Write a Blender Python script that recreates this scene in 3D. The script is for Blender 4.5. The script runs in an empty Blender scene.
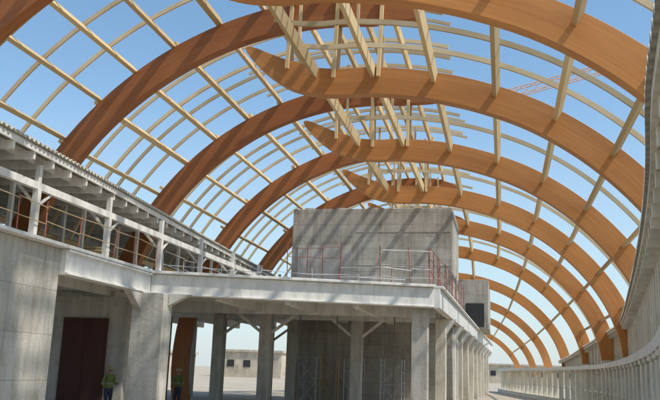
import bpy, math, random
from mathutils import Vector, Matrix
random.seed(7)
EYE=1.8   # camera height; all coordinates below are relative to eye level
scene=bpy.context.scene
col=scene.collection

# ---------------------------------------------------------------- materials
def new_mat(name):
    m=bpy.data.materials.new(name); m.use_nodes=True
    nt=m.node_tree; b=nt.nodes['Principled BSDF']
    return m,nt,b
def N(nt,t,**k):
    n=nt.nodes.new(t)
    for a,v in k.items(): setattr(n,a,v)
    return n
def ramp(nt,fac,stops):
    r=N(nt,'ShaderNodeValToRGB'); e=r.color_ramp.elements
    e[0].position,e[0].color=stops[0][0],(*stops[0][1],1)
    e[1].position,e[1].color=stops[-1][0],(*stops[-1][1],1)
    for p,c in stops[1:-1]:
        x=e.new(p); x.color=(*c,1)
    nt.links.new(fac,r.inputs[0]); return r.outputs[0]
def mix(nt,a,b,fac,mode='MIX'):
    m=N(nt,'ShaderNodeMix',data_type='RGBA',blend_type=mode)
    for s,v in ((m.inputs[6],a),(m.inputs[7],b),(m.inputs[0],fac)):
        if hasattr(v,'is_linked') or hasattr(v,'links'): nt.links.new(v,s)
        elif isinstance(v,(int,float)): s.default_value=v
        else: s.default_value=(*v,1)
    return m.outputs[2]
def bump(nt,b,h,strength=.3,dist=.02):
    n=N(nt,'ShaderNodeBump'); n.inputs['Strength'].default_value=strength; n.inputs['Distance'].default_value=dist
    nt.links.new(h,n.inputs['Height']); nt.links.new(n.outputs[0],b.inputs['Normal'])
def noise(nt,vec,scale,detail=5,rough=.55):
    n=N(nt,'ShaderNodeTexNoise'); n.inputs['Scale'].default_value=scale
    n.inputs['Detail'].default_value=detail; n.inputs['Roughness'].default_value=rough
    nt.links.new(vec,n.inputs['Vector']); return n.outputs['Fac']
def mapping(nt,vec,scale):
    m=N(nt,'ShaderNodeMapping'); m.inputs['Scale'].default_value=scale
    nt.links.new(vec,m.inputs[0]); return m.outputs[0]

def concrete(name,base,panels=True,dark=.70,pw=2.4,ph=1.25,stain=.75):
    m,nt,b=new_mat(name)
    geo=N(nt,'ShaderNodeNewGeometry'); P=geo.outputs['Position']
    c0=tuple(x*dark for x in base); c1=base; c2=tuple(min(1,x*1.14) for x in base)
    big=noise(nt,P,.55,6,.6)
    colr=ramp(nt,big,[(.3,c0),(.5,c1),(.72,c2)])
    st=noise(nt,mapping(nt,P,(2.2,2.2,.25)),1.6,5,.6)
    stc=ramp(nt,st,[(.32,(.68,.65,.60)),(.55,(1,1,1))])
    colr=mix(nt,colr,stc,stain,'MULTIPLY')
    fine=noise(nt,P,14,4,.6)
    fc=ramp(nt,fine,[(.3,(.82,.82,.82)),(.7,(1.0,1.0,1.0))])
    colr=mix(nt,colr,fc,.8,'MULTIPLY')
    blot=noise(nt,P,2.3,6,.7)
    bl=ramp(nt,blot,[(.36,(.78,.76,.73)),(.46,(1,1,1))])
    colr=mix(nt,colr,bl,.7,'MULTIPLY')
    if panels:
        sep=N(nt,'ShaderNodeSeparateXYZ'); nt.links.new(P,sep.inputs[0])
        ad=N(nt,'ShaderNodeMath',operation='ADD'); nt.links.new(sep.outputs[0],ad.inputs[0]); nt.links.new(sep.outputs[1],ad.inputs[1])
        cb=N(nt,'ShaderNodeCombineXYZ'); nt.links.new(ad.outputs[0],cb.inputs[0]); nt.links.new(sep.outputs[2],cb.inputs[1])
        br=N(nt,'ShaderNodeTexBrick'); br.offset=0
        br.inputs['Scale'].default_value=1; br.inputs['Brick Width'].default_value=pw; br.inputs['Row Height'].default_value=ph
        br.inputs['Mortar Size'].default_value=.016; br.inputs['Mortar Smooth'].default_value=.6
        br.inputs['Color1'].default_value=(1,1,1,1); br.inputs['Color2'].default_value=(.84,.83,.81,1); br.inputs['Mortar'].default_value=(.56,.54,.52,1)
        nt.links.new(cb.outputs[0],br.inputs['Vector'])
        colr=mix(nt,colr,br.outputs['Color'],.8,'MULTIPLY')
    nt.links.new(colr,b.inputs['Base Color']); b.inputs['Roughness'].default_value=.9
    bump(nt,b,fine,.45,.03)
    return m
def timber(name,light,mid,dark,lam=.045,gloss=.5,grain=.65):
    m,nt,b=new_mat(name)
    uv=N(nt,'ShaderNodeUVMap').outputs[0]
    oi=N(nt,'ShaderNodeObjectInfo')
    add=N(nt,'ShaderNodeVectorMath',operation='ADD'); nt.links.new(uv,add.inputs[0])
    sc=N(nt,'ShaderNodeVectorMath',operation='SCALE'); sc.inputs[0].default_value=(37,11,5); nt.links.new(oi.outputs['Random'],sc.inputs['Scale'])
    nt.links.new(sc.outputs[0],add.inputs[1])
    V=add.outputs[0]
    br=N(nt,'ShaderNodeTexBrick'); br.offset=.37
    br.inputs['Scale'].default_value=1; br.inputs['Brick Width'].default_value=3.1; br.inputs['Row Height'].default_value=lam
    br.inputs['Mortar Size'].default_value=.003; br.inputs['Mortar Smooth'].default_value=.5
    br.inputs['Color1'].default_value=(1,1,1,1); br.inputs['Color2'].default_value=(.90,.88,.86,1); br.inputs['Mortar'].default_value=(.78,.73,.68,1)
    nt.links.new(V,br.inputs['Vector'])
    g=noise(nt,mapping(nt,V,(.8,14,14)),1.0,5,.55)
    base=ramp(nt,g,[(.1,dark),(.5,mid),(.9,light)])
    big=noise(nt,mapping(nt,V,(.35,1.2,1)),1,3,.5)
    bc=ramp(nt,big,[(.3,(.78,.76,.74)),(.65,(1.0,1.0,1.0))])
    c=mix(nt,base,br.outputs['Color'],grain,'MULTIPLY'); c=mix(nt,c,bc,.85,'MULTIPLY')
    tone=N(nt,'ShaderNodeMapRange'); nt.links.new(oi.outputs['Random'],tone.inputs[0]); tone.inputs[3].default_value=.88; tone.inputs[4].default_value=1.06
    hs=N(nt,'ShaderNodeHueSaturation'); nt.links.new(c,hs.inputs['Color']); nt.links.new(tone.outputs[0],hs.inputs['Value'])
    nt.links.new(hs.outputs[0],b.inputs['Base Color']); b.inputs['Roughness'].default_value=gloss
    b.inputs['Specular IOR Level'].default_value=.3
    return m
def softwood(name,a,c_):
    m,nt,b=new_mat(name)
    oi=N(nt,'ShaderNodeObjectInfo'); tc=N(nt,'ShaderNodeTexCoord')
    n=noise(nt,mapping(nt,tc.outputs['Object'],(1,.15,1)),1.1,1,.4)
    c=ramp(nt,n,[(.3,a),(.7,c_)])
    tone=N(nt,'ShaderNodeMapRange'); nt.links.new(oi.outputs['Random'],tone.inputs[0]); tone.inputs[3].default_value=.74; tone.inputs[4].default_value=1.08
    hs=N(nt,'ShaderNodeHueSaturation'); nt.links.new(c,hs.inputs['Color']); nt.links.new(tone.outputs[0],hs.inputs['Value'])
    nt.links.new(hs.outputs[0],b.inputs['Base Color']); b.inputs['Roughness'].default_value=.9
    b.inputs['Specular IOR Level'].default_value=.1
    return m
def painted(name,base,rough=.6,grime=.75,metal=0):
    m,nt,b=new_mat(name)
    P=N(nt,'ShaderNodeNewGeometry').outputs['Position']
    n=noise(nt,mapping(nt,P,(1.5,1.5,.5)),2.3,6,.65)
    c=ramp(nt,n,[(.28,tuple(x*grime for x in base)),(.6,base)])
    nt.links.new(c,b.inputs['Base Color']); b.inputs['Roughness'].default_value=rough; b.inputs['Metallic'].default_value=metal
    bump(nt,b,n,.1,.01)
    return m

M_conc=concrete('concrete_wall',(.56,.53,.465))
M_core=concrete('concrete_core',(.52,.495,.44),pw=1.3,ph=.62)
M_colm=concrete('concrete_column',(.56,.535,.48),panels=False)
M_slab=concrete('concrete_slab',(.60,.57,.52),panels=False)
M_light=concrete('pale_render',(.76,.70,.58),panels=False,dark=.84,stain=.6)
M_glulam=timber('glulam_orange',(.70,.32,.105),(.62,.265,.08),(.52,.20,.058))
M_glulam2=timber('glulam_brown',(.48,.185,.065),(.41,.15,.05),(.33,.115,.037))
M_pale=softwood('pale_spruce',(.62,.45,.24),(.72,.54,.31))
M_rib=softwood('weathered_spruce',(.60,.46,.28),(.70,.56,.37))
M_white=painted('white_paint',(.78,.76,.71),.6,.68)
M_steel=painted('galvanised_steel',(.50,.51,.51),.5,.75,.2)
M_sheet=painted('corrugated_sheet',(.64,.60,.51),.6,.7,.0)
M_red=painted('rusty_red_paint',(.40,.12,.075),.6)
M_door=painted('red_oxide_board',(.085,.028,.024),.85,.75)
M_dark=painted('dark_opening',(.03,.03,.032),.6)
M_yel=painted('scaffold_timber',(.44,.32,.17),.7)
M_dst=painted('weathered_scaffold',(.20,.18,.15),.6)
M_crane=painted('crane_paint',(.72,.42,.26),.5)
M_beige=concrete('distant_beige',(.62,.53,.41),panels=False)

# ---------------------------------------------------------------- mesh builder
class MB:
    def __init__(s): s.v=[];s.f=[];s.uv=[];s.mi=[]
    def quad(s,ps,uvs=None,mi=0):
        i=len(s.v); s.v+= [tuple(p) for p in ps]; s.f.append(tuple(range(i,i+len(ps))))
        s.uv.append(uvs or [(0,0)]*len(ps)); s.mi.append(mi)
    def beam(s,p1,p2,w,h,up=(0,0,1),mi=0):
        p1=Vector(p1);p2=Vector(p2); d=(p2-p1); L=d.length
        if L<1e-6: return
        d/=L; up=Vector(up)
        if abs(d.dot(up))>.98: up=Vector((0,1,0))
        r=d.cross(up).normalized(); u=r.cross(d).normalized()
        c=[(-w/2,-h/2),(w/2,-h/2),(w/2,h/2),(-w/2,h/2)]
        A=[p1+r*x+u*y for x,y in c]; B=[p2+r*x+u*y for x,y in c]
        i=len(s.v); s.v+=[tuple(q) for q in A+B]
        for k in range(4):
            n=(k+1)%4; s.f.append((i+k,i+n,i+4+n,i+4+k))
            hh=h if k%2 else w
            s.uv.append([(0,0),(0,hh),(L,hh),(L,0)]); s.mi.append(mi)
        s.f.append((i+3,i+2,i+1,i)); s.uv.append([(0,0),(.1,0),(.1,.1),(0,.1)]); s.mi.append(mi)
        s.f.append((i+4,i+5,i+6,i+7)); s.uv.append([(0,0),(.1,0),(.1,.1),(0,.1)]); s.mi.append(mi)
    def box(s,x0,x1,y0,y1,z0,z1,mi=0):
        s.beam((( x0+x1)/2,(y0+y1)/2,z0),((x0+x1)/2,(y0+y1)/2,z1),abs(x1-x0),abs(y1-y0),up=(0,1,0),mi=mi)
    def prism(s,poly,z0,z1,mi=0):
        n=len(poly)
        s.quad([(x,y,z1) for x,y in poly],mi=mi); s.quad([(x,y,z0) for x,y in reversed(poly)],mi=mi)
        for i in range(n):
            a=poly[i];b=poly[(i+1)%n]
            s.quad([(a[0],a[1],z0),(b[0],b[1],z0),(b[0],b[1],z1),(a[0],a[1],z1)],mi=mi)
    def tube(s,p1,p2,r,n=8,mi=0,r2=None):
        p1=Vector(p1);p2=Vector(p2);d=(p2-p1);L=d.length;d/=L
        a=Vector((0,0,1)) if abs(d.z)<.9 else Vector((1,0,0))
        x=d.cross(a).normalized();y=d.cross(x); r2=r if r2 is None else r2
        i=len(s.v)
        for p,q in ((p1,r),(p2,r2)):
            for k in range(n):
                t=2*math.pi*k/n; s.v.append(tuple(p+x*math.cos(t)*q+y*math.sin(t)*q))
        for k in range(n):
            m=(k+1)%n; s.f.append((i+k,i+m,i+n+m,i+n+k)); s.uv.append([(0,0)]*4); s.mi.append(mi)
        s.f.append(tuple(range(i+n-1,i-1,-1))); s.uv.append([(0,0)]*n); s.mi.append(mi)
        s.f.append(tuple(range(i+n,i+2*n))); s.uv.append([(0,0)]*n); s.mi.append(mi)
    def sweep(s,pts,y,w,depths,norms=None):
        n=len(pts); L=0; st=[]
        for i in range(n):
            if i: L+=math.dist(pts[i],pts[i-1])
            a=pts[max(0,i-1)];b=pts[min(n-1,i+1)]
            t=Vector((b[0]-a[0],b[1]-a[1])).normalized(); nn=Vector((-t.y,t.x))
            h=depths[i]/2
            st.append((pts[i][0],pts[i][1],nn,h,L))
        base=len(s.v)
        for x,z,nn,h,l in st:
            for sy,sn in ((-1,-1),(1,-1),(1,1),(-1,1)):
                s.v.append((x+nn.x*h*sn,y+sy*w/2,z+nn.y*h*sn))
        for i in range(n-1):
            a=base+i*4;b=a+4; l0=st[i][4];l1=st[i+1][4]
            for k in range(4):
                m=(k+1)%4
                s.f.append((a+k,a+m,b+m,b+k)); 
                h0,h1=st[i][3],st[i+1][3]
                if k in(0,2): s.uv.append([(l0,0+k),(l0,w+k),(l1,w+k),(l1,0+k)])
                elif k==1: s.uv.append([(l0,-h0+5),(l0,h0+5),(l1,h1+5),(l1,-h1+5)])
                else: s.uv.append([(l0,h0+9),(l0,-h0+9),(l1,-h1+9),(l1,h1+9)])
                s.mi.append(0)
        for o,rev in ((base,True),(base+(n-1)*4,False)):
            q=[o,o+1,o+2,o+3]; 
            if rev:q.reverse()
            s.f.append(tuple(q)); s.uv.append([(0,0),(.1,0),(.1,.1),(0,.1)]); s.mi.append(0)
    def pieces(s):
        key={};par=list(range(len(s.f)))
        def find(a):
            while par[a]!=a: par[a]=par[par[a]]; a=par[a]
            return a
        for fi,f in enumerate(s.f):
            for vi in f:
                k=tuple(round(c,4) for c in s.v[vi])
                if k in key: par[find(fi)]=find(key[k])
                else: key[k]=fi
        groups={}
        for fi in range(len(s.f)): groups.setdefault(find(fi),[]).append(fi)
        out=[]
        for fl in groups.values():
            b=MB(); mp={}
            for fi in fl:
                nf=[]
                for vi in s.f[fi]:
                    if vi not in mp: mp[vi]=len(b.v); b.v.append(s.v[vi])
                    nf.append(mp[vi])
                b.f.append(tuple(nf)); b.uv.append(s.uv[fi]); b.mi.append(s.mi[fi])
            out.append(b)
        return out
    def make(s,name,mats,parent=None,bevel=0,smooth=False,split=False):
        if split:
            return [p.make(name,mats,parent,bevel,smooth) for p in s.pieces()]
        xs=[v[0] for v in s.v];ys=[v[1] for v in s.v];zs=[v[2] for v in s.v]
        o=Vector(((min(xs)+max(xs))/2,(min(ys)+max(ys))/2,min(zs)))
        me=bpy.data.meshes.new(name)
        me.from_pydata([tuple(Vector(v)-o) for v in s.v],[],s.f)
        if not isinstance(mats,(list,tuple)): mats=[mats]
        for m in mats: me.materials.append(m)
        ul=me.uv_layers.new(name='UVMap'); k=0
        for uvs in s.uv:
            for q in uvs: ul.data[k].uv=q; k+=1
        for p,i in zip(me.polygons,s.mi): p.material_index=i; p.use_smooth=smooth
        me.update()
        ob=bpy.data.objects.new(name,me); col.objects.link(ob)
        ob.location=o+Vector((0,0,EYE))
        if bevel:
            b=ob.modifiers.new('Bevel','BEVEL'); b.width=bevel; b.segments=1; b.limit_method='ANGLE'
        if parent:
            ob.parent=parent; ob.matrix_parent_inverse=Matrix.Translation(parent.location).inverted()
        return ob
def tag(o,label,cat,group=None):
    o['label']=label;o['category']=cat
    if group:o['group']=group
    return o
def empty(name,loc,label,cat,group=None):
    e=bpy.data.objects.new(name,None); col.objects.link(e); e.location=Vector(loc)+Vector((0,0,EYE)); e.empty_display_size=.3
    return tag(e,label,cat,group)

# ---------------------------------------------------------------- curves
def catmull(P,sub=8):
    out=[];n=len(P)
    for i in range(n-1):
        p0=P[max(0,i-1)];p1=P[i];p2=P[i+1];p3=P[min(n-1,i+2)]
        for k in range(sub):
            t=k/sub
            out.append(tuple(.5*((2*p1[j])+(-p0[j]+p2[j])*t+(2*p0[j]-5*p1[j]+4*p2[j]-p3[j])*t*t+(-p0[j]+3*p1[j]-3*p2[j]+p3[j])*t**3) for j in range(2)))
    out.append(P[-1]); return out
def offset(pts,d):
    out=[];n=len(pts)
    for i in range(n):
        a=pts[max(0,i-1)];b=pts[min(n-1,i+1)]
        t=Vector((b[0]-a[0],b[1]-a[1])).normalized(); out.append((pts[i][0]-t.y*d,pts[i][1]+t.x*d))
    return out
def arclen(pts):
    L=[0]
    for i in range(1,len(pts)): L.append(L[-1]+math.dist(pts[i],pts[i-1]))
    return L
RP=catmull([(-7.9,10.0),(-6.9,9.3),(-5.9,8.85),(-4.9,8.70),(-3.8,8.70),(-2.3,8.52),(-.84,8.16),(.57,7.63),(1.67,7.03),(2.73,6.26),(3.75,5.28),(4.6,4.2),(5.2,3.1),(5.6,1.9),(5.72,1.05)],6)
def circ(R,a0,a1,n):
    return [(-5+R*math.cos(math.radians(a0+(a1-a0)*i/n)), .1+R*math.sin(math.radians(a0+(a1-a0)*i/n))) for i in range(n+1)]
LP=circ(11.0,163.6,76,54)
LPG=circ(11.0,189.9,76,66)
D=.86
RL=arclen(RP); LL=arclen(LP)
Rdep=[min(D,.10+.85*(l/2.3)**.6) for l in RL]
def Ldepth(pts):
    A=arclen(pts); return [min(D,.12+.85*((A[-1]-l)/2.0)**.6) for l in A]
ARY=[16,22.4,30,38,46,54,61,68,75,83]
def interp(T,y):
    for (a,b),(c,d) in zip(T,T[1:]):
        if a<=y<=c: return b+(d-b)*(y-a)/(c-a)
    return T[-1][1]
def T3(x,z,y):
    """the hall tapers and bends gently towards its far end"""
    s=interp([(0,1),(46,1),(54,.97),(61,.88),(68,.79),(75,.72),(83,.64)],y)
    h=interp([(0,0),(48,0),(54,-.3),(61,-1.1),(68,-2.0),(75,-2.9),(83,-4.0)],y)
    return (5.72+(x-5.72)*s+h, 1.05+(z-1.05)*s-(1-s)*3.3)
def sh(pts,y): return [T3(x,z,y) for x,z in pts]
for i,y in enumerate(ARY):
    k=interp([(0,1),(46,1),(54,.9),(61,.8),(83,.6)],y)
    b=MB(); b.sweep(sh(RP,y),y,.36,[q*k for q in Rdep])
    tag(b.make('timber_arch',M_glulam,bevel=.008),'honey orange glued laminated timber arch with curled pointed tip','arch','curled timber arches')
    LQ=LPG if y==38 else LP
    b=MB(); b.sweep(sh(LQ,y),y,.36,[q*k for q in Ldepth(LQ)])
    tag(b.make('timber_arch',M_glulam2,bevel=.008),'brown glued laminated timber half arch rising behind the wing roof','arch','large timber half arches')
def at(pts,L,l):
    for i in range(1,len(pts)):
        if L[i]>=l:
            t=(l-L[i-1])/(L[i]-L[i-1]); a,b=pts[i-1],pts[i]
            tt=Vector((b[0]-a[0],b[1]-a[1])).normalized()
            return (a[0]+(b[0]-a[0])*t,a[1]+(b[1]-a[1])*t),Vector((-tt.y,tt.x))
    return pts[-1],Vector((0,1))
bays=[(9.5,16)]+list(zip(ARY,ARY[1:]))
def purlin(y0,y1,p,nn,w,h,gap,mat=None):
    a=T3(p[0],p[1],y0);c_=T3(p[0],p[1],y1)
    b=MB(); b.beam((a[0],y0+gap,a[1]),(c_[0],y1-gap,c_[1]),w,h,up=(nn.x,0,nn.y))
    tag(b.make('timber_purlin',mat or M_pale),'pale sawn timber purlin spanning between two arches','purlin','timber purlins')
Lpos=[]; l=1.0
while l<LL[-1]-.3:
    Lpos.append(l); l+=1.55 if l<11.0 else .95
Rpos=[2.6+1.85*k for k in range(20) if 2.6+1.85*k<RL[-1]-1.2]
for bi,(y0,y1) in enumerate(bays):
    for l in (Lpos[::3] if y0>53 else Lpos):
        l+=random.uniform(-.14,.14)
        (p,nn)=at(LP,LL,min(l,LL[-1]-.1))
        q=(p[0]+nn.x*(D/2+.14),p[1]+nn.y*(D/2+.14)); purlin(y0,y1,q,nn,random.choice((.12,.15,.18)) if l<11 else .11,.28,.006)
    for l in (Rpos[::2] if y0>53 else Rpos):
        (p,nn)=at(RP,RL,l); q=(p[0]+nn.x*(D/2-.18),p[1]+nn.y*(D/2-.18)); purlin(y0,y1,q,nn,.12,.34,.19)
LR=circ(11+D/2+.28+.07,164,74,44)
LC=circ(11+D/2+.28+.07,112,73,18)
RR=offset(RP,D/2+.08)
RRs=[p for p in RR[10:] if p[1]>1.3]
def rib(pts,y,w,dd):
    b=MB(); b.sweep(sh(pts,y),y,w,[dd]*len(pts)); tag(b.make('timber_rib',M_rib),'thin pale curved timber rib laid over the purlins','rib','thin timber ribs')
for (y0,y1) in bays:
    n=6 if y1-y0>7 else 4
    if y0>45:n=4
    if y0>53:n=2
    for k in range(1,n):
        y=y0+(y1-y0)*k/n+random.uniform(-.14,.14)
        rib(LR,y,random.choice((.06,.08,.09)),.13)
        if (k%2==0 or n==4) and y0<53: rib(RRs,y,.07,.14)
    if 21<y0<47:
        for k in range(1,n,2):
            rib(LC,y0+(y1-y0)*(k+.5)/n+random.uniform(-.1,.1),.06,.10)
def Rz(x):
    for a,c_ in zip(RP,RP[1:]):
        if a[0]<=x<=c_[0]: return a[1]+(c_[1]-a[1])*(x-a[0])/(c_[0]-a[0])
    return 8.5
for j,y in enumerate(ARY[:5]):
    for x in (-6.5,-5.0,-3.6):
        z0=Rz(x)+.1; z1=.1+math.sqrt(121-(x+5)**2)
        for dy in (-.26,.26):
            b=MB(); b.beam((x,y+dy,z0),(x+random.uniform(-.1,.1),y+dy,z1+.5),.11,.12,up=(0,1,0)); tag(b.make('timber_post',M_pale),'short pale timber post joining lower and upper arch','post','paired timber posts')
    if j<4:
        yn=ARY[j+1]
        for t in (.33,.66):
            for x in (-5.6,-3.9):
                yy=y+(yn-y)*t; z0=Rz(x)+.45; z1=.1+math.sqrt(121-(x+5)**2)+.3
                b=MB(); b.beam((x,yy,z0),(x,yy,z1),.08,.08,up=(0,1,0)); tag(b.make('timber_post',M_pale),'short pale timber upright between roof layers','post','paired timber posts')

# ---------------------------------------------------------------- ground
b=MB(); b.quad([(-900,-300,-1.8),(900,-300,-1.8),(900,2500,-1.8),(-900,2500,-1.8)])
m,nt,bs=new_mat('dusty_ground'); P=N(nt,'ShaderNodeNewGeometry').outputs['Position']
n1=noise(nt,P,.25,8,.6); n2=noise(nt,P,6,6,.7)
c=ramp(nt,n1,[(.3,(.42,.34,.25)),(.55,(.53,.45,.34)),(.75,(.60,.52,.42))])
c=mix(nt,c,ramp(nt,n2,[(.3,(.75,.75,.75)),(.7,(1,1,1))]),.8,'MULTIPLY'); nt.links.new(c,bs.inputs['Base Color']); bs.inputs['Roughness'].default_value=.95; bump(nt,bs,n2,.6,.05)
g=b.make('ground',m); g['kind']='structure'

# ---------------------------------------------------------------- deck / pavilion
TZ=3.25
CX,CY=-2.6,29.95
pav=empty('concrete_pavilion',(-7,30,-1.8),'unfinished concrete pavilion with flat deck and pale edge beams','building')
b=MB(); b.prism([(-21,8),(-12.52,8),(-12.52,26.25),(CX,CY),(-1.35,88),(-6,88),(-6,50),(-21,50)],TZ-.32,TZ-.02); b.make('deck',M_slab,pav)
b=MB()
b.beam((-12.4,26.2,TZ-.45),(CX+.05,CY-.09,TZ-.45),.3,.74); b.beam((-12.4,26.1,TZ-.02),(CX+.1,CY-.17,TZ-.02),.5,.1)
b.beam((-12.3,26.12,TZ-.79),(CX+.05,CY-.15,TZ-.79),.36,.07)
b.make('edge_beam',M_white,pav,bevel=.015)
b=MB()
b.beam((CX+.16,CY+.1,TZ-.45),(-1.25,88,TZ-.45),.28,.74); b.beam((CX+.22,CY+.1,TZ-.02),(-1.2,88,TZ-.02),.44,.1)
b.make('edge_beam',M_white,pav,bevel=.015)
b=MB()
b.beam((-12.45,20.3,TZ-.45),(-12.45,26.0,TZ-.45),.26,.74); b.beam((-12.4,8,TZ-.02),(-12.4,26.0,TZ-.02),.4,.1)
for z in (TZ-.12,TZ-.78): b.beam((-12.28,20.3,z),(-12.28,25.9,z),.12,.07)
b.make('edge_beam',M_white,pav,bevel=.01)
b=MB()
SL=(CY-26.2)/(CX+12.5)
for x in (-10.2,-7.8,-5.4): 
    ys=26.2+(x+12.5)*SL+.3; b.beam((x,ys,TZ-.62),(x,39.4,TZ-.62),.26,.60)
for y in (32.5,36): b.beam((-20,y,TZ-.66),(-2.7,y,TZ-.66),.3,.66)
for k in range(16):
    y=27.0+k*.78
    if abs(y-32.5)>.3 and abs(y-36)>.3: b.beam((-20,y,TZ-.46),(max(-12.6,min(-2.8,-12.5+(y-26.6)/SL)),y,TZ-.46),.12,.28)
for x in (-14.5,-17,-19.5): b.beam((x,20,TZ-.57),(x,49.5,TZ-.57),.24,.44)
b.make('ceiling_beam',M_white,pav,split=True)
for (x,y,dx,dy) in ((-10.3,33.9,1.4,0),(-10.3,33.9,-1.4,0),(-13.2,35.8,1.4,0),(-13.2,44,1.4,0),(-6.6,36.2,-1.3,0),(-6.6,36.2,1.3,0)):
    b=MB(); b.beam((x+(.25 if dx>0 else -.25),y,TZ-1.7),(x+dx,y+dy,TZ-.86),.10,.12); b.make('knee_brace',M_white,pav)
def column(x0,x1,y0,y1,mat=M_colm,parent=pav,z1=TZ-.83):
    b=MB(); b.box(x0,x1,y0,y1,-1.8,z1)
    b.make('column',mat,parent,bevel=.02)
column(-12.6,-11.42,25.25,26.0)
b=MB()
zc=TZ-.82
b.quad([(-11.40,25.6,zc-.42),(-10.75,25.9,zc),(-11.40,25.6,zc)]); b.quad([(-11.40,25.9,zc-.42),(-11.40,25.9,zc),(-10.75,26.2,zc)])
b.quad([(-11.40,25.6,zc-.42),(-11.40,25.9,zc-.42),(-10.75,26.2,zc),(-10.75,25.9,zc)])
b.quad([(-12.5,25.24,zc-.6),(-12.5,25.24,zc),(-12.5,24.3,zc)]); b.quad([(-12.25,25.24,zc-.6),(-12.25,24.3,zc),(-12.25,25.24,zc)])
b.quad([(-12.5,25.24,zc-.6),(-12.5,24.3,zc),(-12.25,24.3,zc),(-12.25,25.24,zc-.6)])
b.make('bracket',M_colm,pav,split=True)
column(-3.42,-2.8,30.35,30.95)
for x,y in ((-10.3,33.9),(-13.2,35.8),(-17.2,38.5),(-13.2,44),(-18,44),(-10.2,38.2),(-6.6,36.2)): column(x-.26,x+.26,y-.26,y+.26)
for k,y in enumerate((36,41.3,46.5,52,57.5,63,68.5,74,79.5,85)):
    x=-2.44+1.19*(y-30.85)/57.15
    column(x-.62,x-.15,y-.28,y+.28,mat=M_light)
    b=MB(); z=TZ-.83
    b.quad([(x-.15,y-.2,z-.7),(x+.3,y-.2,z),(x-.15,y-.2,z)]); b.quad([(x-.15,y+.2,z-.7),(x-.15,y+.2,z),(x+.3,y+.2,z)]); b.quad([(x-.15,y-.2,z-.7),(x-.15,y+.2,z-.7),(x+.3,y+.2,z),(x+.3,y-.2,z)])
    b.make('bracket',M_white,pav)

# ---------------------------------------------------------------- core blocks
core=empty('concrete_block',(-6.6,42,-1.8),'grey concrete stair core with shuttering lines rising above deck','building')
b=MB(); b.box(-10.85,-2.42,39.6,45.2,-1.8,8.35); b.make('wall',M_core,core,bevel=.02)
b=MB(); b.box(-10.5,-7.6,39.54,39.597,TZ+.3,6.4); b.make('formwork_panel',M_slab,core)
for z in (5.35,7.1):
    b=MB(); b.box(-7.4,-2.5,39.575,39.597,z,z+.05); b.make('pour_joint',M_colm,core)
b=MB()
for x in (-10.0,-8.3,-6.6,-4.9,-3.2):
    b.beam((x,39.75,8.35),(x,39.75,8.42),.5,.2)
b.make('parapet_block',M_colm,core,split=True)
core2=empty('concrete_block',(-2,61,-1.8),'smaller grey concrete block with one dark open recess','building')
b=MB(); b.box(-4.2,-.95,57,66,TZ,6.7); b.make('wall',M_core,core2,bevel=.02)
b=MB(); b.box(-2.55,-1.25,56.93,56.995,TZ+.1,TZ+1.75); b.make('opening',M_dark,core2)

# ---------------------------------------------------------------- left wing
wing=empty('station_wing',(-14,20,-1.8),'two storey concrete wing with white steel posts and corrugated roof','building')
b=MB(); b.box(-12.9,-12.5,6,20.3,-1.8,TZ-.08); b.make('wall',M_conc,wing,bevel=.02)
b=MB(); b.box(-20.5,-13.6,27.0,27.3,-1.8,TZ-.85); b.box(-20.8,-20.5,6,50,TZ,5.0); b.box(-20.5,-13,19.9,20.2,-1.8,TZ-.35); b.make('wall',M_colm,wing,split=True)
b=MB(); b.box(-16.15,-14.35,26.9,26.997,-1.8,1.6); b.box(-15.26,-15.23,26.89,26.9,-1.8,1.6)
b.make('door',M_door,wing)
EDGE=[(6,-11.7),(16.2,-12.07),(21.9,-12.4),(30.2,-13.0),(44.5,-13.9),(52,-14.4)]
def ex(y,T=EDGE): return interp(T,y)
RZ=5.68
b=MB(); n=int((52-6)/.055); prev=None
for i in range(n+1):
    y=6+i*.055; z=RZ+(.045 if (i//2)%2 else -.02)
    cur=((ex(y)+.12,y,z),(-21,y,z+.35))
    if prev: b.quad([prev[0],prev[1],cur[1],cur[0]]); b.quad([(prev[0][0],prev[0][1],prev[0][2]-.03),(cur[0][0],cur[0][1],cur[0][2]-.03),cur[0],prev[0]])
    prev=cur
b.make('roof',M_sheet,wing)
b=MB()
ys=[6,11,16.2,21.9,26,30.2,37,44.5,52]
for a,c_ in zip(ys,ys[1:]):
    b.beam((ex(a),a,RZ-.15),(ex(c_),c_,RZ-.15),.06,.16)
    b.beam((ex(a)-.55,a,RZ-.2),(ex(c_)-.55,c_,RZ-.2),.12,.22)
    b.beam((-12.6,a,4.72),(-12.6,c_,4.72),.16,.20)
    for x in (-14.2,-15.8,-17.4,-19): b.beam((x,a,RZ+.02),(x,c_,RZ+.02),.1,.16)
b.make('eaves_beam',M_white,wing)
y=6.8
while y<51:
    b=MB(); b.beam((ex(y)-.02,y,RZ-.32),(-20.4,y,RZ-.10),.09,.22); b.make('rafter',M_white,wing)
    y+=1.02
b=MB(); b.box(-20.45,-20.3,6,50,TZ,TZ+1.2); b.make('parapet',M_conc,wing)
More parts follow.
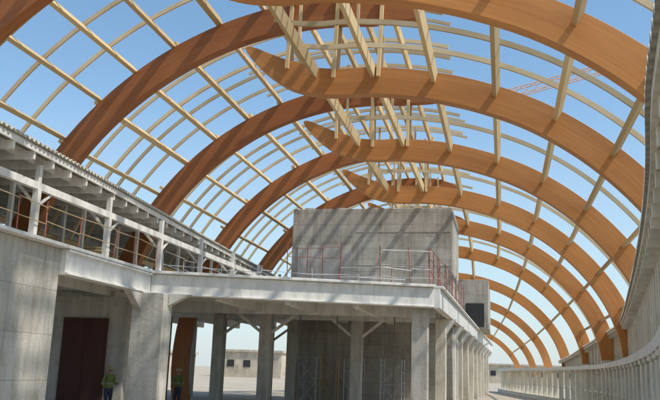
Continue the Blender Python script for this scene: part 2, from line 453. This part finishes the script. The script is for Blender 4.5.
for y in (10.7,14.8,18.9,23.0,27.1,31.2,35.3,39.4,43.5,47.6):
    b=MB(); b.box(-12.67,-12.50,y-.085,y+.085,TZ,4.62); b.box(-12.74,-12.42,y-.16,y+.16,TZ-.01,TZ+.04)
    b.box(-12.66,-12.52,y-.07,y+.07,4.82,RZ-.36)
    b.beam((-12.6,y,4.2),(-13.6,y,5.2),.06,.08); b.beam((-12.6,y,4.1),(-12.6,y+.7,4.62),.06,.06)
    b.make('post',M_white,wing)
    b=MB(); b.box(-18.1,-17.9,y-.1,y+.1,TZ,RZ-.1); b.make('post',M_white,wing)
    b=MB(); b.box(-15.5,-15.36,y+1.9,y+2.04,TZ,RZ-.1); b.make('post',M_white,wing)
    b=MB(); b.box(-14.1,-13.98,y+.9,y+1.02,TZ,RZ-.1); b.make('post',M_white,wing)

# ---------------------------------------------------------------- guard rails
def rail(p1,p2,z,h,mat,rails=(1.0,.55),step=1.5,label='temporary site guard rail with painted tube posts',mat2=None,name='guard_rail',rw=.022,pr=.019,wob=.12):
    p1=Vector((*p1,z));p2=Vector((*p2,z)); L=(p2-p1).length; n=max(1,int(round(L/step)))
    e=empty(name,(p1+p2)/2,label,'guard rail','temporary guard rails')
    ts=[0]+[min(1,max(0,(i+random.uniform(-.22,.22))/n)) for i in range(1,n)]+[1]
    for t in ts:
        q=p1.lerp(p2,t); b=MB(); b.tube(q,q+Vector((random.uniform(-.08,.08),random.uniform(-.08,.08),h+random.uniform(-.05,.15))),pr); b.make('post',mat,e)
    for r in rails:
        b=MB(); 
        for i in range(n):
            a=p1.lerp(p2,ts[i])+Vector((.04,-.04,h*r-.03-random.uniform(0,wob))); c_=p1.lerp(p2,ts[i+1])+Vector((.04,-.04,h*r-.03-random.uniform(0,wob)))
            b.tube(a,c_,rw/2+.004,6)
        b.make('rail',mat2 or mat,e)
rail((-12.2,12),(-12.2,26),TZ+.03,.95,M_red,rails=(1,.5),mat2=M_yel,step=1.7,label='thin red site guard rail with timber bars on the terrace')
rail((-12.1,26.4),(-3.6,29.5),TZ+.03,.30,M_steel,rails=(1.0,),step=1.9,label='low steel guard rail along the deck edge',pr=.016)
rail((-2.75,30.6),(-2.2,46),TZ+.03,1.6,M_red,step=1.3,rails=(1,.7,.4),label='rusty red guard rail along the deck side')
rail((-2.75,30.5),(-4.6,29.9),TZ+.03,1.5,M_red,step=1.0,rails=(1,.5),mat2=M_white,label='red and white guard rail at the deck corner')
rail((-10.7,38.4),(-8.0,38.4),TZ,3.0,M_red,step=.8,rails=(.97,.8),mat2=M_red,pr=.024,label='tall rusty red scaffold rail before the concrete core')
rail((-8.0,38.2),(-3,38.2),TZ,1.9,M_red,step=2.2,rails=(1,.75),mat2=M_white,pr=.02,label='sparse red and white guard rail before the concrete core')
rail((-12.8,28),(-12.8,46),TZ,1.1,M_steel,step=2.0,label='grey guard rail on the wing terrace')
for (x,y,w,d,h,z0) in ((-14.2,17.0,1.4,.8,.45,TZ),(-14.4,21.4,1.8,.9,.35,TZ),(-14.0,24.6,1.2,.7,.6,TZ)):
    e=empty('timber_stack',(x,y,z0),'stack of sawn timber boards stored on the terrace','timber stack','timber stacks')
    z=z0
    while z<z0+h:
        b=MB(); 
        b.beam((x-w/2+random.uniform(-.1,.1),y-d/4,z+.05),(x+w/2+random.uniform(-.1,.1),y-d/4,z+.05),d*.42,.07); b.make('board',M_pale,e)
        b=MB(); b.beam((x-w/2+random.uniform(-.1,.1),y+d/4,z+.05),(x+w/2+random.uniform(-.1,.1),y+d/4,z+.05),d*.42,.07); b.make('board',M_yel,e)
        z+=.09

# ---------------------------------------------------------------- scaffold towers under the deck
def scaffold(x,y,w,d,h,z=-1.8,mat=M_steel,label='shoring scaffold tower under the concrete deck'):
    e=empty('scaffold_tower',(x,y,z),label,'scaffold','scaffold towers')
    for sx in(-1,1):
        b=MB()
        for sy in (-1,1): b.tube((x+sx*w/2,y+sy*d/2,z),(x+sx*w/2,y+sy*d/2,z+h),.035)
        k=.3
        while k<h: b.tube((x+sx*w/2,y-d/2,z+k),(x+sx*w/2,y+d/2,z+k),.022); k+=.5
        b.make('frame',mat,e)
    for sy in(-1,1):
        b=MB(); k=.2
        while k+1<h:
            b.tube((x-w/2,y+sy*d/2,z+k),(x+w/2,y+sy*d/2,z+k+1),.02); b.tube((x+w/2,y+sy*d/2,z+k),(x-w/2,y+sy*d/2,z+k+1),.02); b.tube((x-w/2,y+sy*d/2,z+k),(x+w/2,y+sy*d/2,z+k),.022)
            k+=1
        b.make('brace',mat,e)
scaffold(-9.3,38.3,.9,1.1,2.4,mat=M_steel); scaffold(-8.2,38.3,.9,1.1,2.7,mat=M_yel); scaffold(-7.1,38.4,.8,1.1,2.4,mat=M_steel); scaffold(-5.2,38.3,1.0,1.1,2.4,mat=M_steel)
for (x,y) in ((-7.4,35.4),(-4.7,35.0),(-9.0,34.8),(-12.4,46.5)):
    e=empty('steel_prop',(x,y,-1.8),'thin adjustable steel prop holding up the concrete deck','prop','adjustable steel props')
    b=MB(); b.tube((x,y,-1.8),(x,y,.4),.035); b.box(x-.08,x+.08,y-.08,y+.08,-1.8,-1.79); b.make('outer_tube',M_dst,e)
    b=MB(); b.tube((x,y,.4),(x,y,TZ-.34),.025); b.make('inner_tube',M_dst,e)

# ---------------------------------------------------------------- right building (curved in plan)
FX=[(3,.74),(5.4,1.07),(7.2,1.30),(10.4,1.82),(15.5,2.53),(24.3,3.63),(36,5.0),(43,5.55),(49,5.5),(54,5.05),(58,4.5),(62,3.8)]
AX=[(3,.82),(10.4,1.95),(18.5,3.1),(30,4.25),(40,4.85),(47,4.95),(56,4.45),(62,3.75),(70,2.65),(78,1.5),(90,.0),(100,-1.1)]
FXs=catmull(FX,5); AXs=catmull(AX,5)
def fx(y): return ex(y,FXs)
def ax(y): return ex(y,AXs)
rb=empty('curved_arcade_building',(6,25,-1.8),'cream rendered arcade building with curved front and corrugated eaves','building')
EYS=[(0,2.6),(44,2.6),(49,2.45),(54,2.0),(58,1.5),(62,1.1)]
def ez(y): return interp(EYS,y)
YE=61
b=MB(); n=int((YE-3)/.06); prev=None
for i in range(n+1):
    y=3+i*.06; z=ez(y)+(.045 if (i//2)%2 else -.025); x=fx(y)
    cur=((x,y,z),(x+5,y,z+.5))
    if prev: b.quad([prev[0],cur[0],cur[1],prev[1]]); b.quad([(prev[0][0],prev[0][1],prev[0][2]-.05),prev[0],cur[0],(cur[0][0],cur[0][1],cur[0][2]-.05)])
    prev=cur
b.make('roof',M_sheet,rb)
def strip(name,f0,off0,off1,z0,z1,ya,yb,mat,parent=rb,step=.8):
    """z0/z1 may be numbers or functions of y"""
    g0=z0 if callable(z0) else (lambda y:z0); g1=z1 if callable(z1) else (lambda y:z1)
    b=MB(); n=int((yb-ya)/step)
    P=lambda o,y,g:(f0(y)+o,y,g(y))
    for i in range(n):
        a=ya+(yb-ya)*i/n;c_=ya+(yb-ya)*(i+1)/n
        for o in (off0,off1): b.quad([P(o,a,g0),P(o,c_,g0),P(o,c_,g1),P(o,a,g1)])
        for g in (g0,g1): b.quad([P(off0,a,g),P(off0,c_,g),P(off1,c_,g),P(off1,a,g)])
    for y in (ya,yb): b.quad([P(off0,y,g0),P(off1,y,g0),P(off1,y,g1),P(off0,y,g1)])
    return b.make(name,mat,parent)
strip('fascia',fx,.05,.12,lambda y:ez(y)-.17,lambda y:ez(y)-.05,3,YE,M_light)
strip('soffit',fx,.121,.45,lambda y:ez(y)-.15,lambda y:ez(y)-.11,3,YE,M_light)
strip('wall',fx,.42,.7,.80,lambda y:max(.86,ez(y)-.16),3,YE,M_light)
strip('edge_beam',ax,.0,1.3,.55,.78,3,95,M_white)
strip('rear_wall',fx,3.2,3.4,-1.8,.55,3,48,M_light)
strip('plinth',ax,-.05,.55,-1.8,-1.45,3,95,M_light)
strip('rail',ax,.16,.22,-.72,-.64,3,95,M_white)
y=3.3
while y<54:
    x=fx(y); b=MB(); b.box(x+.10,x+.415,y-.035,y+.035,ez(y)-.36,ez(y)-.151); b.box(x+.34,x+.418,y-.05,y+.05,.82,ez(y)-.36)
    b.make('eaves_bracket',M_light,rb); y+=.9
y=4.0
while y<94:
    x=ax(y)
    b=MB(); b.box(x+.06,x+.36,y-.16,y+.16,-1.45,.43); b.box(x+.02,x+.42,y-.22,y+.22,.43,.55); b.make('column',M_light,rb,bevel=.01)
    y+=2.1

# ---------------------------------------------------------------- tower crane
cr=empty('tower_crane',(26,110,-1.8),'pale orange lattice tower crane behind the building','crane')
def lattice(p1,p2,w,n,mat,name):
    p1=Vector(p1);p2=Vector(p2);d=(p2-p1).normalized(); a=Vector((0,1,0)); u=d.cross(a).normalized()
    C=[a*w/2+u*w/2,a*-w/2+u*w/2,a*-w/2-u*w/2,a*w/2-u*w/2]; b=MB()
    for c_ in C: b.tube(p1+c_,p2+c_,.075,5)
    for i in range(n):
        q0=p1.lerp(p2,i/n);q1=p1.lerp(p2,(i+1)/n)
        for j in range(4):
            b.tube(q0+C[j],q1+C[(j+1)%4],.04,4)
    return b.make(name,mat,cr)
lattice((26,110,-1.8),(26,110,48),1.6,26,M_crane,'mast')
lattice((0,110,39.6),(26,110,46),1.1,18,M_crane,'jib')
lattice((27,110,46),(38,110,47.5),1.1,8,M_crane,'counter_jib')
b=MB(); b.box(35,38,109,111,44,46.4); b.make('counterweight',M_colm,cr)
b=MB(); b.box(23.4,25,109,110,43,45); b.make('cab',M_white,cr)

# ---------------------------------------------------------------- distant buildings
for (x0,x1,y0,y1,h) in ((-75,-52,118,130,1.8),(-50,-38,135,150,2.6),(-34,-20,160,175,2.2),(-20,30,200,215,2.5)):
    e=empty('distant_building',((x0+x1)/2,(y0+y1)/2,-1.8),'low beige building beyond the construction site','building','distant low buildings')
    b=MB(); b.box(x0,x1,y0,y1,-1.8,h); b.box(x0-.3,x1+.3,y0-.3,y1+.3,h,h+.4); b.make('wall',M_beige,e)
    k=x0+2
    while k<x1-2: 
        b=MB(); b.box(k,k+1.3,y0-.06,y0-.01,0,1.2); k+=3; b.make('window',M_dark,e)

# ---------------------------------------------------------------- workers
M_skin=painted('skin',(.42,.24,.16),.8,.8); M_helm=painted('helmet_plastic',(.36,.28,.15),.5,.95)
def worker(x,y,rot,pose,label,helm=M_helm):
    V=[];E=[];R=[]
    def a(p,r,par=None):
        V.append(p);R.append(r)
        if par is not None:E.append((par,len(V)-1))
        return len(V)-1
    pel=a((0,0,.95),(.17,.12)); w=a((0,0,1.1),(.15,.11),pel); ch=a((0,.01,1.32),(.18,.12),w); nb=a((0,0,1.46),(.09,.08),ch); nk=a((0,-.01,1.54),(.055,.055),nb); hd=a((0,-.02,1.60),(.07,.08),nk); h2=a((0,-.02,1.69),(.075,.09),hd)
    for s in (-1,1):
        hp=a((s*.1,0,.88),(.095,.1),pel); kn=a((s*.12,-.03+pose*s*.05,.5),(.06,.065),hp); an=a((s*.13,.02+pose*s*.08,.1),(.045,.05),kn); a((s*.14,-.13+pose*s*.08,.04),(.04,.035),an)
        shd=a((s*.19,0,1.42),(.065,.065),nb); el=a((s*.27,.03,1.14),(.045,.045),shd); wr=a((s*.24,-.14-.1*pose*(s>0),1.0+.15*pose*(s>0)),(.03,.03),el); a((s*.22,-.22-.1*pose*(s>0),.98+.18*pose*(s>0)),(.035,.02),wr)
    me=bpy.data.meshes.new('person'); me.from_pydata(V,E,[]); 
    ob=bpy.data.objects.new('person',me); col.objects.link(ob)
    sk=ob.modifiers.new('Skin','SKIN'); 
    for i,r in enumerate(R): me.skin_vertices[0].data[i].radius=r
    me.skin_vertices[0].data[0].use_root=True
    ss=ob.modifiers.new('Sub','SUBSURF'); ss.levels=2; ss.render_levels=2
    m,nt,bs=new_mat('worker_clothes')
    tc=N(nt,'ShaderNodeTexCoord').outputs['Object']; sp=N(nt,'ShaderNodeSeparateXYZ'); nt.links.new(tc,sp.inputs[0])
    dv=N(nt,'ShaderNodeMath',operation='DIVIDE'); nt.links.new(sp.outputs[2],dv.inputs[0]); dv.inputs[1].default_value=2
    r=N(nt,'ShaderNodeValToRGB'); r.color_ramp.interpolation='CONSTANT'; e=r.color_ramp.elements
    e[0].position=0;e[0].color=(.03,.025,.02,1); e[1].position=.045;e[1].color=(.03,.04,.08,1)
    for p,c_ in ((.49,(.15,.18,.05)),(.56,(.28,.28,.25)),(.58,(.15,.18,.05)),(.75,(.33,.19,.12))):
        q=e.new(p);q.color=(*c_,1)
    nt.links.new(dv.outputs[0],r.inputs[0]); nt.links.new(r.outputs[0],bs.inputs['Base Color']); bs.inputs['Roughness'].default_value=.8
    me.materials.append(m)
    ob.location=(x,y,0); ob.rotation_euler=(0,0,rot); ob.scale=(.96,.96,.92)
    tag(ob,label,'person')
    hb=MB(); seg=18
    pr=[(.135,0),(.14,.012),(.118,.02),(.115,.06),(.098,.105),(.062,.135),(.0,.147)]
    for i in range(len(pr)-1):
        for k_ in range(seg):
            t0=2*math.pi*k_/seg;t1=2*math.pi*(k_+1)/seg
            def pt(q,t): 
                f=1.18 if q[0]>.12 and math.sin(t)<-.3 else 1.0
                return (q[0]*math.cos(t),q[0]*math.sin(t)*1.12*f-.02,q[1])
            hb.quad([pt(pr[i],t0),pt(pr[i],t1),pt(pr[i+1],t1),pt(pr[i+1],t0)])
    h=hb.make('helmet',helm,smooth=True); h.parent=ob; h.location=(0,-.0,1.67)
    fb=MB(); fb.tube((0,-.09,1.64),(0,-.135,1.615),.014,6,r2=.02)
    f=fb.make('nose',M_skin,smooth=True); f.parent=ob; f.location=(0,-.11,1.60)
worker(-13.75,26.3,math.radians(60),1,'worker in yellow hi-vis vest and helmet beside the column')
worker(-13.1,31.0,math.radians(-20),0,'worker in hi-vis vest standing under the deck')

# ---------------------------------------------------------------- light, sky, camera
sx,sy=.68,-.22; el=math.radians(54)
az=math.atan2(sx,sy)
d=Vector((math.sin(az)*math.cos(el),math.cos(az)*math.cos(el),math.sin(el)))
L=bpy.data.lights.new('sun','SUN'); L.energy=3.8; L.angle=math.radians(1.8); L.color=(1,.94,.84)
lo=bpy.data.objects.new('sun',L); col.objects.link(lo); lo.rotation_euler=d.to_track_quat('Z','Y').to_euler()
W=bpy.data.worlds.new('World'); scene.world=W; W.use_nodes=True; nt=W.node_tree
sk=nt.nodes.new('ShaderNodeTexSky'); sk.sky_type='NISHITA'; sk.sun_disc=False; sk.sun_elevation=el; sk.sun_rotation=az
sk.air_density=1.0; sk.dust_density=.8; sk.ozone_density=1.2
tint=mix(nt,sk.outputs[0],(1.02,1.27,1.30),1.0,'MULTIPLY')
tc=N(nt,'ShaderNodeTexCoord'); sp=N(nt,'ShaderNodeSeparateXYZ'); nt.links.new(tc.outputs['Generated'],sp.inputs[0])
hz=ramp(nt,sp.outputs[2],[(0.0,(.85,.85,.85)),(.12,(.5,.5,.5)),(.32,(.08,.08,.08)),(.6,(0,0,0))])
final=mix(nt,tint,(4.6,5.05,5.4),hz)
bg=nt.nodes['Background']; nt.links.new(final,bg.inputs[0]); bg.inputs[1].default_value=.15
scene.view_settings.view_transform='Standard'; scene.view_settings.look='None'; scene.view_settings.exposure=0

yaw=math.radians(12.64);pit=math.radians(12.29);ph=math.radians(2)
h=Vector((-math.sin(yaw),math.cos(yaw),0)); F=h*math.cos(pit)+Vector((0,0,math.sin(pit))); r=Vector((math.cos(yaw),math.sin(yaw),0)); u=r.cross(F)
right=r*math.cos(ph)+u*math.sin(ph); up=-r*math.sin(ph)+u*math.cos(ph)
mt=Matrix((right,up,-F)).transposed().to_4x4(); mt.translation=Vector((0,0,EYE))
c=bpy.data.cameras.new('camera'); c.sensor_width=36; c.lens=36*780/660; c.clip_end=5000; c.clip_start=.05
co=bpy.data.objects.new('camera',c); col.objects.link(co); co.matrix_world=mt; scene.camera=co
